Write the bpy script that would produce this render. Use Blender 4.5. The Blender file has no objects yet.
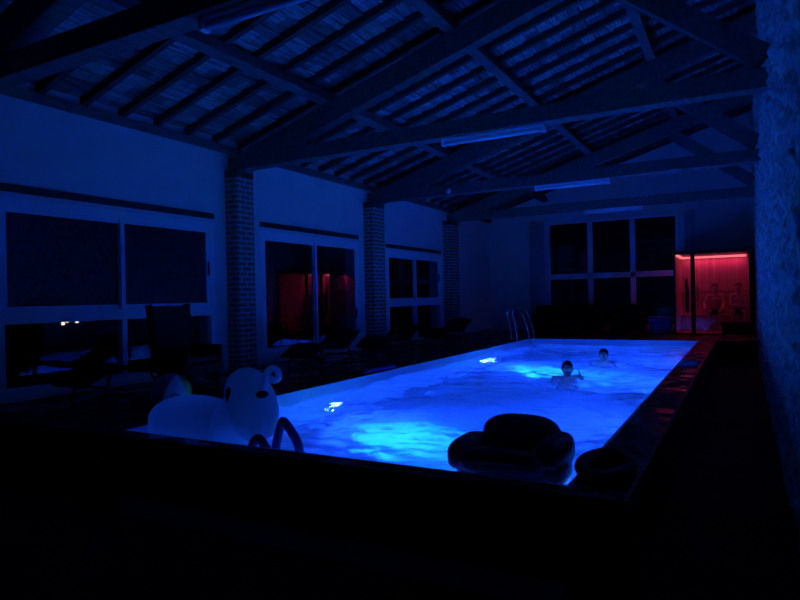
import bpy, bmesh, math, random
from mathutils import Vector, Matrix, noise
random.seed(7)
PI = math.pi
C = bpy.context.scene.collection
SC = bpy.context.scene

# ------------------------------------------------------------------ camera
EYE = Vector((0, 0, 1.62))
yaw, roll, pitch, FPX = math.radians(28.8), math.radians(1.25), math.radians(-0.18), 625.0
c_, s_ = math.cos(yaw), math.sin(yaw)
R0, F0, U0 = Vector((c_, s_, 0)), Vector((-s_, c_, 0)), Vector((0, 0, 1))
F1 = F0*math.cos(pitch) + U0*math.sin(pitch)
U1 = U0*math.cos(pitch) - F0*math.sin(pitch)
CX = R0*math.cos(roll) - U1*math.sin(roll)
CY = R0*math.sin(roll) + U1*math.cos(roll)
cam = bpy.data.cameras.new('camera')
co = bpy.data.objects.new('camera', cam); C.objects.link(co)
M = Matrix.Identity(4)
for i in range(3):
    M[i][0], M[i][1], M[i][2], M[i][3] = CX[i], CY[i], -F1[i], EYE[i]
co.matrix_world = M
cam.sensor_width = 36; cam.lens = 36*FPX/800; cam.clip_start = 0.02; cam.clip_end = 500
SC.camera = co

# ------------------------------------------------------------------ world, view, lights
w = bpy.data.worlds.new('night'); SC.world = w; w.use_nodes = True
w.node_tree.nodes['Background'].inputs[0].default_value = (0.02, 0.08, 1.0, 1)
w.node_tree.nodes['Background'].inputs[1].default_value = 0.0012
SC.view_settings.view_transform = 'Standard'; SC.view_settings.look = 'None'
SC.view_settings.exposure = 0.0; SC.view_settings.gamma = 1.0; SC.view_settings.use_curve_mapping = False
SC.render.engine = 'CYCLES'
SC.cycles.use_denoising = True
SC.cycles.max_bounces = 14; SC.cycles.diffuse_bounces = 5; SC.cycles.transmission_bounces = 10
SC.cycles.transparent_max_bounces = 12
SC.cycles.sample_clamp_indirect = 4.0
SC.cycles.blur_glossy = 0.5

BLUE = (0.003, 0.05, 1.0)
def area(name, loc, direction, size, power, col, shape='DISK', size_y=None, spread=180):
    l = bpy.data.lights.new(name, 'AREA'); l.shape = shape; l.size = size
    if size_y: l.size_y = size_y
    l.energy = power; l.color = col; l.spread = math.radians(spread)
    o = bpy.data.objects.new(name, l); C.objects.link(o)
    o.location = loc
    o.rotation_euler = Vector(direction).to_track_quat('-Z', 'Y').to_euler()
    return o
# underwater lamps: two in the left wall (in view), four unseen ones added in the right wall
LAMP_Z = -0.46
LEFT_LAMPS = [(-4.85, 6.95), (-4.85, 12.75)]
ADDED_RIGHT_LAMPS = [(-0.92, 4.9), (-0.92, 8.1), (-0.92, 11.3), (-0.92, 14.2)]
LP, RP = 115, (58, 142, 158, 145)
for i, (x, y) in enumerate(LEFT_LAMPS):
    area('underwater_beam', (x+0.07, y, LAMP_Z), (1, -0.1, -0.55), 0.22, LP, BLUE, spread=120)
    sp = bpy.data.lights.new('underwater_spot', 'SPOT'); sp.energy = 1400; sp.color = (0.01, 0.38, 1.0)
    sp.spot_size = math.radians(46); sp.spot_blend = 1.0; sp.shadow_soft_size = 0.08
    so = bpy.data.objects.new('underwater_spot', sp); C.objects.link(so)
    so.location = (x+0.08, y, LAMP_Z)
    so.rotation_euler = Vector((1.0, -0.42, -0.52)).to_track_quat('-Z', 'Y').to_euler()
for (x, y), pw in zip(ADDED_RIGHT_LAMPS, RP):
    area('underwater_beam', (x-0.07, y, LAMP_Z), (-1, 0, -0.4), 0.24, pw, BLUE, spread=140)  # extra lamps under the right rim, out of view, added to light pool and room
# sauna: red LED strips under its ceiling
RED = (1.0, 0.04, 0.26)
area('sauna_strip_light', (-0.7, 19.72, 2.54), (0, 0.1, -1), 1.5, 4.6, RED, 'RECTANGLE', 0.05)
area('sauna_strip_light', (-1.48, 18.9, 2.52), (0.1, 0, -1), 0.05, 3.0, RED, 'RECTANGLE', 1.4)

# ------------------------------------------------------------------ materials
def mat(name):
    m = bpy.data.materials.new(name); m.use_nodes = True
    nt = m.node_tree
    return m, nt, nt.nodes['Principled BSDF']
def N(nt, t, **kw):
    n = nt.nodes.new(t)
    for k, v in kw.items():
        if k in n.inputs: n.inputs[k].default_value = v
        else: setattr(n, k, v)
    return n
def ramp(nt, fac, stops):
    r = nt.nodes.new('ShaderNodeValToRGB'); e = r.color_ramp.elements
    e[0].position, e[0].color = stops[0][0], (*stops[0][1], 1)
    e[1].position, e[1].color = stops[-1][0], (*stops[-1][1], 1)
    for p, cl in stops[1:-1]:
        q = e.new(p); q.color = (*cl, 1)
    nt.links.new(fac, r.inputs[0]); return r
def coords(nt, scale=(1, 1, 1)):
    tc = nt.nodes.new('ShaderNodeTexCoord'); mp = nt.nodes.new('ShaderNodeMapping')
    mp.inputs['Scale'].default_value = scale
    nt.links.new(tc.outputs['Object'], mp.inputs[0]); return mp.outputs[0]
def noisy(name, a, b, rough=0.7, scale=4, stretch=(1, 1, 1), bump=0.1, metallic=0, detail=4, rough2=None):
    m, nt, p = mat(name)
    v = coords(nt, stretch)
    n = N(nt, 'ShaderNodeTexNoise', Scale=scale, Detail=detail); nt.links.new(v, n.inputs['Vector'])
    r = ramp(nt, n.outputs['Fac'], [(0.3, a), (0.7, b)]); nt.links.new(r.outputs[0], p.inputs['Base Color'])
    p.inputs['Roughness'].default_value = rough; p.inputs['Metallic'].default_value = metallic
    if rough2 is not None:
        rr = ramp(nt, n.outputs['Fac'], [(0.42, (rough,)*3), (0.58, (rough2,)*3)]); nt.links.new(rr.outputs[0], p.inputs['Roughness'])
    if bump:
        bn = N(nt, 'ShaderNodeBump', Strength=bump, Distance=0.02)
        nt.links.new(n.outputs['Fac'], bn.inputs['Height']); nt.links.new(bn.outputs[0], p.inputs['Normal'])
    return m
def plain(name, col, rough=0.5, metallic=0.0):
    m, nt, p = mat(name)
    p.inputs['Base Color'].default_value = (*col, 1); p.inputs['Roughness'].default_value = rough; p.inputs['Metallic'].default_value = metallic
    return m
def emit(name, col, strength):
    m, nt, p = mat(name)
    p.inputs['Base Color'].default_value = (0.02, 0.02, 0.02, 1)
    p.inputs['Emission Color'].default_value = (*col, 1); p.inputs['Emission Strength'].default_value = strength
    return m
def brick_mat():
    m, nt, p = mat('brick')
    tc = nt.nodes.new('ShaderNodeTexCoord'); sx = nt.nodes.new('ShaderNodeSeparateXYZ'); nt.links.new(tc.outputs['Object'], sx.inputs[0])
    ad = N(nt, 'ShaderNodeMath', operation='ADD'); nt.links.new(sx.outputs[0], ad.inputs[0]); nt.links.new(sx.outputs[1], ad.inputs[1])
    cb = nt.nodes.new('ShaderNodeCombineXYZ'); nt.links.new(ad.outputs[0], cb.inputs[0]); nt.links.new(sx.outputs[2], cb.inputs[1])
    b = nt.nodes.new('ShaderNodeTexBrick'); nt.links.new(cb.outputs[0], b.inputs['Vector'])
    b.inputs['Scale'].default_value = 1; b.inputs['Brick Width'].default_value = 0.25; b.inputs['Row Height'].default_value = 0.085
    b.inputs['Mortar Size'].default_value = 0.014; b.inputs['Mortar Smooth'].default_value = 0.2
    b.inputs['Color1'].default_value = (0.26, 0.12, 0.085, 1); b.inputs['Color2'].default_value = (0.34, 0.16, 0.11, 1)
    b.inputs['Mortar'].default_value = (0.55, 0.5, 0.45, 1)
    nt.links.new(b.outputs['Color'], p.inputs['Base Color']); p.inputs['Roughness'].default_value = 0.85
    bn = N(nt, 'ShaderNodeBump', Strength=0.6, Distance=0.01, invert=True); nt.links.new(b.outputs['Fac'], bn.inputs['Height']); nt.links.new(bn.outputs[0], p.inputs['Normal'])
    return m
def tile_mat():
    m, nt, p = mat('terracotta_tile')
    tc = nt.nodes.new('ShaderNodeTexCoord'); sx = nt.nodes.new('ShaderNodeSeparateXYZ'); nt.links.new(tc.outputs['Object'], sx.inputs[0])
    cb = nt.nodes.new('ShaderNodeCombineXYZ'); nt.links.new(sx.outputs[1], cb.inputs[0]); nt.links.new(sx.outputs[0], cb.inputs[1])
    b = nt.nodes.new('ShaderNodeTexBrick'); nt.links.new(cb.outputs[0], b.inputs['Vector'])
    b.offset = 0.37; b.inputs['Scale'].default_value = 1; b.inputs['Brick Width'].default_value = 0.575; b.inputs['Row Height'].default_value = 0.21
    b.inputs['Mortar Size'].default_value = 0.006; b.inputs['Bias'].default_value = -0.1
    b.inputs['Color1'].default_value = (0.17, 0.15, 0.13, 1); b.inputs['Color2'].default_value = (0.55, 0.47, 0.42, 1); b.inputs['Mortar'].default_value = (0.12, 0.1, 0.09, 1)
    n = N(nt, 'ShaderNodeTexNoise', Scale=9, Detail=5); nt.links.new(cb.outputs[0], n.inputs['Vector'])
    st = N(nt, 'ShaderNodeMapping'); st.inputs['Scale'].default_value = (2.0, 22, 1); nt.links.new(cb.outputs[0], st.inputs[0])
    n2 = N(nt, 'ShaderNodeTexNoise', Scale=1.5, Detail=3); nt.links.new(st.outputs[0], n2.inputs['Vector'])
    r = ramp(nt, n2.outputs['Fac'], [(0.36, (0.45,)*3), (0.66, (1.5,)*3)])
    mx = N(nt, 'ShaderNodeMix', data_type='RGBA', blend_type='MULTIPLY'); mx.inputs[0].default_value = 1.0
    nt.links.new(b.outputs['Color'], mx.inputs[6]); nt.links.new(r.outputs[0], mx.inputs[7])
    nt.links.new(mx.outputs[2], p.inputs['Base Color']); p.inputs['Roughness'].default_value = 0.8
    bn = N(nt, 'ShaderNodeBump', Strength=0.5, Distance=0.02); nt.links.new(n.outputs['Fac'], bn.inputs['Height']); nt.links.new(bn.outputs[0], p.inputs['Normal'])
    return m
def plank_mat(name, a, b, axis, width, rough=0.6, gap=0.03, rough_noise=None):
    """boards side by side along one axis, each board its own tone, a dark joint between"""
    m, nt, p = mat(name)
    tc = nt.nodes.new('ShaderNodeTexCoord'); sx = nt.nodes.new('ShaderNodeSeparateXYZ'); nt.links.new(tc.outputs['Object'], sx.inputs[0])
    src = sx.outputs['XYZ'.index(axis[0])]
    if len(axis) == 2:
        ad = N(nt, 'ShaderNodeMath', operation='ADD'); nt.links.new(src, ad.inputs[0]); nt.links.new(sx.outputs['XYZ'.index(axis[1])], ad.inputs[1]); src = ad.outputs[0]
    d = N(nt, 'ShaderNodeMath', operation='DIVIDE'); nt.links.new(src, d.inputs[0]); d.inputs[1].default_value = width
    fl = N(nt, 'ShaderNodeMath', operation='FLOOR'); nt.links.new(d.outputs[0], fl.inputs[0])
    fr = N(nt, 'ShaderNodeMath', operation='FRACT'); nt.links.new(d.outputs[0], fr.inputs[0])
    wn = N(nt, 'ShaderNodeTexWhiteNoise', noise_dimensions='1D'); nt.links.new(fl.outputs[0], wn.inputs['W'])
    r = ramp(nt, wn.outputs['Value'], [(0, a), (1, b)])
    g = N(nt, 'ShaderNodeMath', operation='GREATER_THAN'); nt.links.new(fr.outputs[0], g.inputs[0]); g.inputs[1].default_value = gap
    mx = N(nt, 'ShaderNodeMix', data_type='RGBA'); nt.links.new(g.outputs[0], mx.inputs[0])
    mx.inputs[6].default_value = (a[0]*0.35, a[1]*0.35, a[2]*0.35, 1); nt.links.new(r.outputs[0], mx.inputs[7])
    nt.links.new(mx.outputs[2], p.inputs['Base Color']); p.inputs['Roughness'].default_value = rough
    bn = N(nt, 'ShaderNodeBump', Strength=0.4, Distance=0.01); nt.links.new(g.outputs[0], bn.inputs['Height']); nt.links.new(bn.outputs[0], p.inputs['Normal'])
    if rough_noise:
        n = N(nt, 'ShaderNodeTexNoise', Scale=3.2, Detail=5); nt.links.new(tc.outputs['Object'], n.inputs['Vector'])
        rr = ramp(nt, n.outputs['Fac'], [(0.44, (rough_noise,)*3), (0.56, (rough,)*3)]); nt.links.new(rr.outputs[0], p.inputs['Roughness'])
        b2 = N(nt, 'ShaderNodeBump', Strength=0.25, Distance=0.02); nt.links.new(n.outputs['Fac'], b2.inputs['Height']); nt.links.new(bn.outputs[0], b2.inputs['Normal']); nt.links.new(b2.outputs[0], p.inputs['Normal'])
    return m
def stone_mat():
    m, nt, p = mat('rough_stone')
    v = coords(nt, (1, 1, 1))
    n = N(nt, 'ShaderNodeTexNoise', Scale=7, Detail=8, Roughness=0.65); nt.links.new(v, n.inputs['Vector'])
    vo = N(nt, 'ShaderNodeTexVoronoi', Scale=6.5); nt.links.new(v, vo.inputs['Vector'])
    r = ramp(nt, n.outputs['Fac'], [(0.35, (0.32, 0.31, 0.29)), (0.62, (0.85, 0.83, 0.78))]); nt.links.new(r.outputs[0], p.inputs['Base Color'])
    p.inputs['Roughness'].default_value = 0.9
    b1 = N(nt, 'ShaderNodeBump', Strength=0.9, Distance=0.05); nt.links.new(vo.outputs['Distance'], b1.inputs['Height'])
    b2 = N(nt, 'ShaderNodeBump', Strength=0.8, Distance=0.03); nt.links.new(n.outputs['Fac'], b2.inputs['Height']); nt.links.new(b1.outputs[0], b2.inputs['Normal'])
    nt.links.new(b2.outputs[0], p.inputs['Normal'])
    return m
def glass_mat(name='window_glass', tint=(0.9, 0.93, 1.0), ior=1.9):
    m = bpy.data.materials.new(name); m.use_nodes = True; nt = m.node_tree; nt.nodes.clear()
    out = nt.nodes.new('ShaderNodeOutputMaterial'); mx = nt.nodes.new('ShaderNodeMixShader')
    fr = N(nt, 'ShaderNodeFresnel'); tr = nt.nodes.new('ShaderNodeBsdfTransparent'); gl = nt.nodes.new('ShaderNodeBsdfGlossy')
    ge = nt.nodes.new('ShaderNodeNewGeometry'); mr = N(nt, 'ShaderNodeMapRange'); mr.inputs['To Min'].default_value = ior; mr.inputs['To Max'].default_value = 1/ior
    nt.links.new(ge.outputs['Backfacing'], mr.inputs['Value']); nt.links.new(mr.outputs[0], fr.inputs['IOR'])
    tr.inputs[0].default_value = (*tint, 1); gl.inputs['Roughness'].default_value = 0.0
    nt.links.new(fr.outputs[0], mx.inputs[0]); nt.links.new(tr.outputs[0], mx.inputs[1]); nt.links.new(gl.outputs[0], mx.inputs[2]); nt.links.new(mx.outputs[0], out.inputs[0])
    return m
def water_mat():
    m = bpy.data.materials.new('pool_water'); m.use_nodes = True; nt = m.node_tree; nt.nodes.clear()
    out = nt.nodes.new('ShaderNodeOutputMaterial'); mx = nt.nodes.new('ShaderNodeMixShader'); m2 = nt.nodes.new('ShaderNodeMixShader')
    fr = N(nt, 'ShaderNodeFresnel', IOR=1.33); rf = N(nt, 'ShaderNodeBsdfRefraction', IOR=1.33, Roughness=0.02)
    tr = nt.nodes.new('ShaderNodeBsdfTransparent'); gl = N(nt, 'ShaderNodeBsdfGlossy', Roughness=0.03)
    rf.inputs[0].default_value = (0.95, 0.98, 1, 1); tr.inputs[0].default_value = (0.95, 0.98, 1, 1)
    v = coords(nt, (1.0, 1.0, 1))
    n = N(nt, 'ShaderNodeTexNoise', Scale=5.0, Detail=4, Distortion=0.6); nt.links.new(v, n.inputs['Vector'])
    b = N(nt, 'ShaderNodeBump', Strength=0.5, Distance=0.05); nt.links.new(n.outputs['Fac'], b.inputs['Height'])
    for q in (fr, rf, gl): nt.links.new(b.outputs[0], q.inputs['Normal'])
    m2.inputs[0].default_value = 0.0
    nt.links.new(rf.outputs[0], m2.inputs[1]); nt.links.new(tr.outputs[0], m2.inputs[2])
    nt.links.new(fr.outputs[0], mx.inputs[0]); nt.links.new(m2.outputs[0], mx.inputs[1]); nt.links.new(gl.outputs[0], mx.inputs[2]); nt.links.new(mx.outputs[0], out.inputs[0])
    return m

plaster = noisy('cream_plaster', (0.72, 0.72, 0.7), (0.8, 0.8, 0.78), 0.9, 3, bump=0.05)
brick = brick_mat()
tile = tile_mat()
beam_wood = noisy('weathered_beam_wood', (0.13, 0.115, 0.1), (0.22, 0.2, 0.18), 0.8, 3, (6, 1, 6), 0.3)
raft_wood = noisy('dark_rafter_wood', (0.07, 0.06, 0.05), (0.12, 0.1, 0.085), 0.85, 4, (1, 6, 6), 0.2)
white_pvc = plain('white_frame', (0.86, 0.86, 0.88), 0.35)
grey_pvc = plain('grey_frame', (0.42, 0.42, 0.45), 0.5)
dark_slot = plain('dark_lintel', (0.05, 0.045, 0.04), 0.8)
stone = stone_mat()
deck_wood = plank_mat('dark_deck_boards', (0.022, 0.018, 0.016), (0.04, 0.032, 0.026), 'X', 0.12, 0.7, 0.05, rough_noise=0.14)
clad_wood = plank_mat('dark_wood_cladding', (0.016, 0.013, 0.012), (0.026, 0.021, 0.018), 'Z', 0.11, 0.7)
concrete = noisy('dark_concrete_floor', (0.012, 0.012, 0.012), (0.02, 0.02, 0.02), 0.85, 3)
liner = noisy('pale_pool_liner', (0.5, 0.54, 0.58), (0.56, 0.6, 0.64), 0.5, 2, bump=0.02)
glass = glass_mat('window_glass', (0.9, 0.93, 1.0), 1.5)
coated_glass = glass_mat('coated_window_glass', (0.85, 0.9, 1.0), 2.1)
sauna_glass = glass_mat('sauna_glass', (0.93, 0.92, 0.93), 1.5)
water = water_mat()
steel = plain('polished_steel', (0.75, 0.75, 0.78), 0.2, 1.0)
alu = plain('dark_bronze_trim', (0.1, 0.09, 0.08), 0.5, 1.0)
black_metal = plain('black_painted_metal', (0.02, 0.02, 0.02), 0.5)
tube_white = plain('white_tube_plastic', (0.92, 0.92, 0.95), 0.15)
sauna_wood = plank_mat('sauna_vertical_boards', (0.42, 0.27, 0.17), (0.56, 0.38, 0.25), 'XY', 0.095, 0.6, 0.06)
bench_wood = plank_mat('sauna_bench_slats', (0.42, 0.28, 0.18), (0.52, 0.36, 0.24), 'Y', 0.1, 0.55, 0.08)
backrest_wood = noisy('sauna_backrest_wood', (0.45, 0.3, 0.19), (0.52, 0.36, 0.24), 0.55, 3)
led = emit('red_led', (1.0, 0.13, 0.17), 2.2)
lens = emit('blue_lamp_lens', (0.25, 0.75, 1.0), 12.0)
vinyl_white = plain('white_vinyl', (0.75, 0.75, 0.78), 0.35)
nt = vinyl_white.node_tree; pb = nt.nodes['Principled BSDF']; tl = nt.nodes.new('ShaderNodeBsdfTranslucent'); tl.inputs[0].default_value = (0.8, 0.8, 0.84, 1)
mx = nt.nodes.new('ShaderNodeMixShader'); mx.inputs[0].default_value = 0.55
nt.links.new(pb.outputs[0], mx.inputs[1]); nt.links.new(tl.outputs[0], mx.inputs[2]); nt.links.new(mx.outputs[0], nt.nodes['Material Output'].inputs[0])
vinyl_dark = plain('dark_vinyl', (0.02, 0.02, 0.028), 0.25)
vinyl_black = plain('black_vinyl', (0.01, 0.01, 0.012), 0.6)
foam_navy = plain('navy_foam', (0.03, 0.04, 0.16), 0.6)
foam_blue = plain('blue_foam', (0.06, 0.07, 0.3), 0.6)
wicker = noisy('dark_wicker', (0.012, 0.011, 0.01), (0.03, 0.027, 0.024), 0.7, 60, (1, 1, 1), 0.4)
sling = noisy('dark_mesh_sling', (0.015, 0.015, 0.016), (0.03, 0.03, 0.03), 0.75, 80, (1, 1, 1), 0.2)
skin_m = noisy('skin', (0.42, 0.27, 0.2), (0.48, 0.31, 0.23), 0.45, 8, bump=0.0)
hair_m = plain('dark_hair', (0.012, 0.01, 0.008), 0.5)
lime = plain('pale_yellow_rubber', (0.8, 0.85, 0.6), 0.4)
navy_cloth = noisy('navy_cloth', (0.015, 0.02, 0.07), (0.03, 0.035, 0.1), 0.9, 12)
black_cloth = noisy('black_cloth', (0.012, 0.012, 0.014), (0.02, 0.02, 0.022), 0.9, 12)
cushion_m = noisy('charcoal_cushion', (0.02, 0.02, 0.022), (0.03, 0.03, 0.032), 0.9, 10)
cooler_blue = plain('blue_plastic', (0.05, 0.12, 0.5), 0.4)
towel_m = noisy('blue_towel', (0.3, 0.4, 0.75), (0.36, 0.46, 0.85), 0.95, 14, bump=0.3)
grass_m = noisy('night_grass', (0.02, 0.03, 0.015), (0.03, 0.045, 0.02), 0.95, 2)
house_m = noisy('house_render', (0.3, 0.28, 0.25), (0.35, 0.33, 0.3), 0.9, 2)
lit_m = emit('lit_window', (1.0, 0.85, 0.62), 1.6)
ball_cols = [plain('ball_' + n, cl, 0.35) for n, cl in (('green', (0.12, 0.4, 0.08)), ('navy', (0.02, 0.03, 0.12)), ('violet', (0.2, 0.14, 0.42)), ('pink', (0.5, 0.2, 0.32)), ('purple', (0.1, 0.06, 0.25)), ('white', (0.6, 0.6, 0.6)))]

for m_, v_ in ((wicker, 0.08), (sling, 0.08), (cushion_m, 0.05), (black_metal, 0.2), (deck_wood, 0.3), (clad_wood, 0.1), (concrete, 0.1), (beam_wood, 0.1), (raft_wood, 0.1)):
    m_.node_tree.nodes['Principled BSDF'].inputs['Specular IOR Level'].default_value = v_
# ------------------------------------------------------------------ mesh helpers
def wpos(o):
    p = Vector((0, 0, 0))
    while o: p += o.location; o = o.parent
    return p
class MB:
    def __init__(s): s.bm = bmesh.new()
    def box(s, lo, hi, bev=0.0):
        lo, hi = Vector(lo), Vector(hi)
        r = bmesh.ops.create_cube(s.bm, size=1)
        for v in r['verts']:
            v.co = Vector((lo[i] + (v.co[i]+0.5)*(hi[i]-lo[i]) for i in range(3)))
        if bev:
            es = list({e for v in r['verts'] for e in v.link_edges})
            bmesh.ops.bevel(s.bm, geom=es, offset=bev, segments=2, profile=0.5, affect='EDGES')
        return s
    def bar(s, p, q, w_, h_, up=(0, 0, 1), bev=0.0):
        p, q = Vector(p), Vector(q); d = q-p; L = d.length; x = d.normalized(); y = Vector(up).cross(x).normalized(); z = x.cross(y)
        r = bmesh.ops.create_cube(s.bm, size=1); m = (p+q)/2
        for v in r['verts']: v.co = m + x*v.co.x*L + y*v.co.y*w_ + z*v.co.z*h_
        if bev:
            es = list({e for v in r['verts'] for e in v.link_edges})
            bmesh.ops.bevel(s.bm, geom=es, offset=bev, segments=2, profile=0.5, affect='EDGES')
        return s
    def tube(s, pts, rad, seg=10, closed=False, flat=1.0):
        pts = [Vector(p) for p in pts]; n = len(pts); rads = rad if isinstance(rad, (list, tuple)) else [rad]*n
        rings = []; prev = None
        for i, p in enumerate(pts):
            a = pts[(i-1) % n] if (closed or i > 0) else p; b = pts[(i+1) % n] if (closed or i < n-1) else p
            t = (b-a).normalized()
            if prev is None:
                up = Vector((0, 0, 1)) if abs(t.z) < 0.9 else Vector((1, 0, 0)); u = up.cross(t).normalized()
            else: u = (prev - t*prev.dot(t)).normalized()
            prev = u; v_ = t.cross(u)
            rings.append([s.bm.verts.new(p + (u*math.cos(2*PI*k/seg) + v_*math.sin(2*PI*k/seg)*flat)*rads[i]) for k in range(seg)])
        m = n if closed else n-1
        for i in range(m):
            A, B = rings[i], rings[(i+1) % n]
            for k in range(seg): s.bm.faces.new((A[k], A[(k+1) % seg], B[(k+1) % seg], B[k]))
        if not closed:
            s.bm.faces.new(rings[0][::-1]); s.bm.faces.new(rings[-1])
        return s
    def ell(s, c, r, rot=None, seg=20, rings=14, power=1.0):
        R = bmesh.ops.create_uvsphere(s.bm, u_segments=seg, v_segments=rings, radius=1)
        r = Vector(r) if not isinstance(r, (int, float)) else Vector((r, r, r)); c = Vector(c)
        for v in R['verts']:
            q = v.co
            if power != 1.0: q = Vector([math.copysign(abs(t)**power, t) for t in q])
            q = Vector((q.x*r.x, q.y*r.y, q.z*r.z))
            if rot is not None: q = rot @ q
            v.co = c + q
        return s
    def cone(s, p, q, r1, r2, seg=12): return s.tube([p, q], [r1, r2], seg)
    def lathe(s, c, prof, seg=20):
        c = Vector(c); rings = []
        for (r, z) in prof: rings.append([s.bm.verts.new(c + Vector((r*math.cos(2*PI*k/seg), r*math.sin(2*PI*k/seg), z))) for k in range(seg)])
        for A, B in zip(rings, rings[1:]):
            for k in range(seg): s.bm.faces.new((A[k], A[(k+1) % seg], B[(k+1) % seg], B[k]))
        s.bm.faces.new(rings[0][::-1]); s.bm.faces.new(rings[-1]); return s
    def poly(s, prof, axis, a, b):
        """closed profile of 2-D points extruded along axis from a to b"""
        def P(u, v, t): return {'X': (t, u, v), 'Y': (u, t, v), 'Z': (u, v, t)}[axis]
        A = [s.bm.verts.new(P(u, v, a)) for u, v in prof]; B = [s.bm.verts.new(P(u, v, b)) for u, v in prof]
        n = len(prof)
        for k in range(n): s.bm.faces.new((A[k], A[(k+1) % n], B[(k+1) % n], B[k]))
        s.bm.faces.new(A[::-1]); s.bm.faces.new(B); return s
    def build(s, name, m, parent=None, smooth=False):
        bmesh.ops.recalc_face_normals(s.bm, faces=s.bm.faces)
        me = bpy.data.meshes.new(name)
        off = wpos(parent) if parent else Vector((0, 0, 0))
        if parent:
            for v in s.bm.verts: v.co -= off
        s.bm.to_mesh(me); s.bm.free()
        if smooth:
            for p in me.polygons: p.use_smooth = True
        me.materials.append(m)
        o = bpy.data.objects.new(name, me); C.objects.link(o)
        if parent: o.parent = parent
        return o
def tag(o, label=None, cat=None, group=None, kind=None):
    for k, v in (('label', label), ('category', cat), ('group', group), ('kind', kind)):
        if v: o[k] = v
    return o
def thing(name, label, cat, loc, group=None):
    o = bpy.data.objects.new(name, None); C.objects.link(o); o.location = loc; o.empty_display_size = 0.1
    return tag(o, label, cat, group)
def struct(o): o['kind'] = 'structure'; return o
def copy_tree(o, parent=None):
    n = o.copy(); C.objects.link(n)
    if parent: n.parent = parent
    for ch in list(o.children): copy_tree(ch, n)
    return n
def bez(p, n=8):
    """smooth (Catmull-Rom) curve through points"""
    p = [Vector(q) for q in p]; out = []
    for i in range(len(p)-1):
        a, b, c, d = p[max(i-1, 0)], p[i], p[i+1], p[min(i+2, len(p)-1)]
        for k in range(n):
            t = k/n
            out.append(0.5*((2*b) + (c-a)*t + (2*a-5*b+4*c-d)*t*t + (3*b-a-3*c+d)*t**3))
    out.append(p[-1]); return out

# ------------------------------------------------------------------ room shell
XL, XR, Y0, Y1 = -7.5, 0.26, -4.0, 20.0
DECK = 0.5
PX0, PX1, PY0, PY1 = -4.85, -0.93, 3.69, 15.75
def zr(x): return 4.2 + 0.30*(x - XL)            # underside of the rafters
fl = MB()
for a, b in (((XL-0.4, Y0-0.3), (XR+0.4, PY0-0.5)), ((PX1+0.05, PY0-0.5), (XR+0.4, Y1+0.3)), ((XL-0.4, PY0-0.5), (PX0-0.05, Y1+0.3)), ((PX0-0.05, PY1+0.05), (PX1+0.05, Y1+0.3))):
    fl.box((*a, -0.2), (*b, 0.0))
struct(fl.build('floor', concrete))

WINS = [(4.03, 7.42, 0.55, 2.90), (8.55, 11.75, 0.60, 2.88), (13.0, 16.05, 0.55, 2.78)]
lw = MB(); ys = Y0-0.3
for (a, b, z0, z1) in WINS:
    lw.box((XL-0.35, ys, -0.2), (XL, a, 4.32)); lw.box((XL-0.35, a, -0.2), (XL, b, z0)); lw.box((XL-0.35, a, z1), (XL, b, 4.32)); ys = b
lw.box((XL-0.35, ys, -0.2), (XL, Y1+0.3, 4.32))
struct(lw.build('wall_left', plaster))
BW = (-5.5, -1.66, 0.62, 3.92)
bk = MB(); top = 6.75
def gable(x): return zr(x) + 0.14
bk.poly([(XL-0.35, -0.2), (BW[0], -0.2), (BW[0], gable(BW[0])), (XL-0.35, gable(XL-0.35))], 'Y', Y1, Y1+0.3)
bk.poly([(BW[1], -0.2), (XR+0.35, -0.2), (XR+0.35, gable(XR+0.35)), (BW[1], gable(BW[1]))], 'Y', Y1, Y1+0.3)
bk.poly([(BW[0], -0.2), (BW[1], -0.2), (BW[1], BW[2]), (BW[0], BW[2])], 'Y', Y1, Y1+0.3)
bk.poly([(BW[0], BW[3]), (BW[1], BW[3]), (BW[1], gable(BW[1])), (BW[0], gable(BW[0]))], 'Y', Y1, Y1+0.3)
struct(bk.build('wall_back', plaster))
nb = MB(); nb.poly([(XL-0.35, -0.2), (XR+0.35, -0.2), (XR+0.35, gable(XR+0.35)), (XL-0.35, gable(XL-0.35))], 'Y', Y0-0.3, Y0)
struct(nb.build('wall_near', plaster))
# rough stone wall on the right: a displaced grid closed with a back face
bm = bmesh.new(); ny, nz = 640, 170; za, zb = -0.2, 6.72
def rough(y, z):
    d = noise.voronoi(Vector((0.3, y*5.5, z*7.5)))[0]
    st = min((d[1]-d[0])*1.6, 1.0)
    return 0.05*st + 0.03*noise.noise(Vector((y*1.1, z*1.3, 4))) + 0.02*noise.noise(Vector((y*9, z*9, 1)))
vs = []
for i in range(ny+1):
    y = 2.0 + (Y1-2.0)*(i/ny)**1.15
    vs.append([bm.verts.new((XR + 0.05 - (rough(y, za+(zb-za)*k/nz) if k < nz else 0.03), y, za+(zb-za)*k/nz)) for k in range(nz+1)])
for i in range(ny):
    for k in range(nz): bm.faces.new((vs[i][k], vs[i][k+1], vs[i+1][k+1], vs[i+1][k]))
mb = MB(); mb.bm.free(); mb.bm = bm
mb.box((XR+0.06, Y0-0.3, -0.2), (XR+0.4, Y1+0.3, 6.72)); mb.box((XR-0.0, Y0, -0.2), (XR+0.1, 2.02, 6.72))
ro = mb.build('wall_right', stone, smooth=True); struct(ro)

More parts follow.
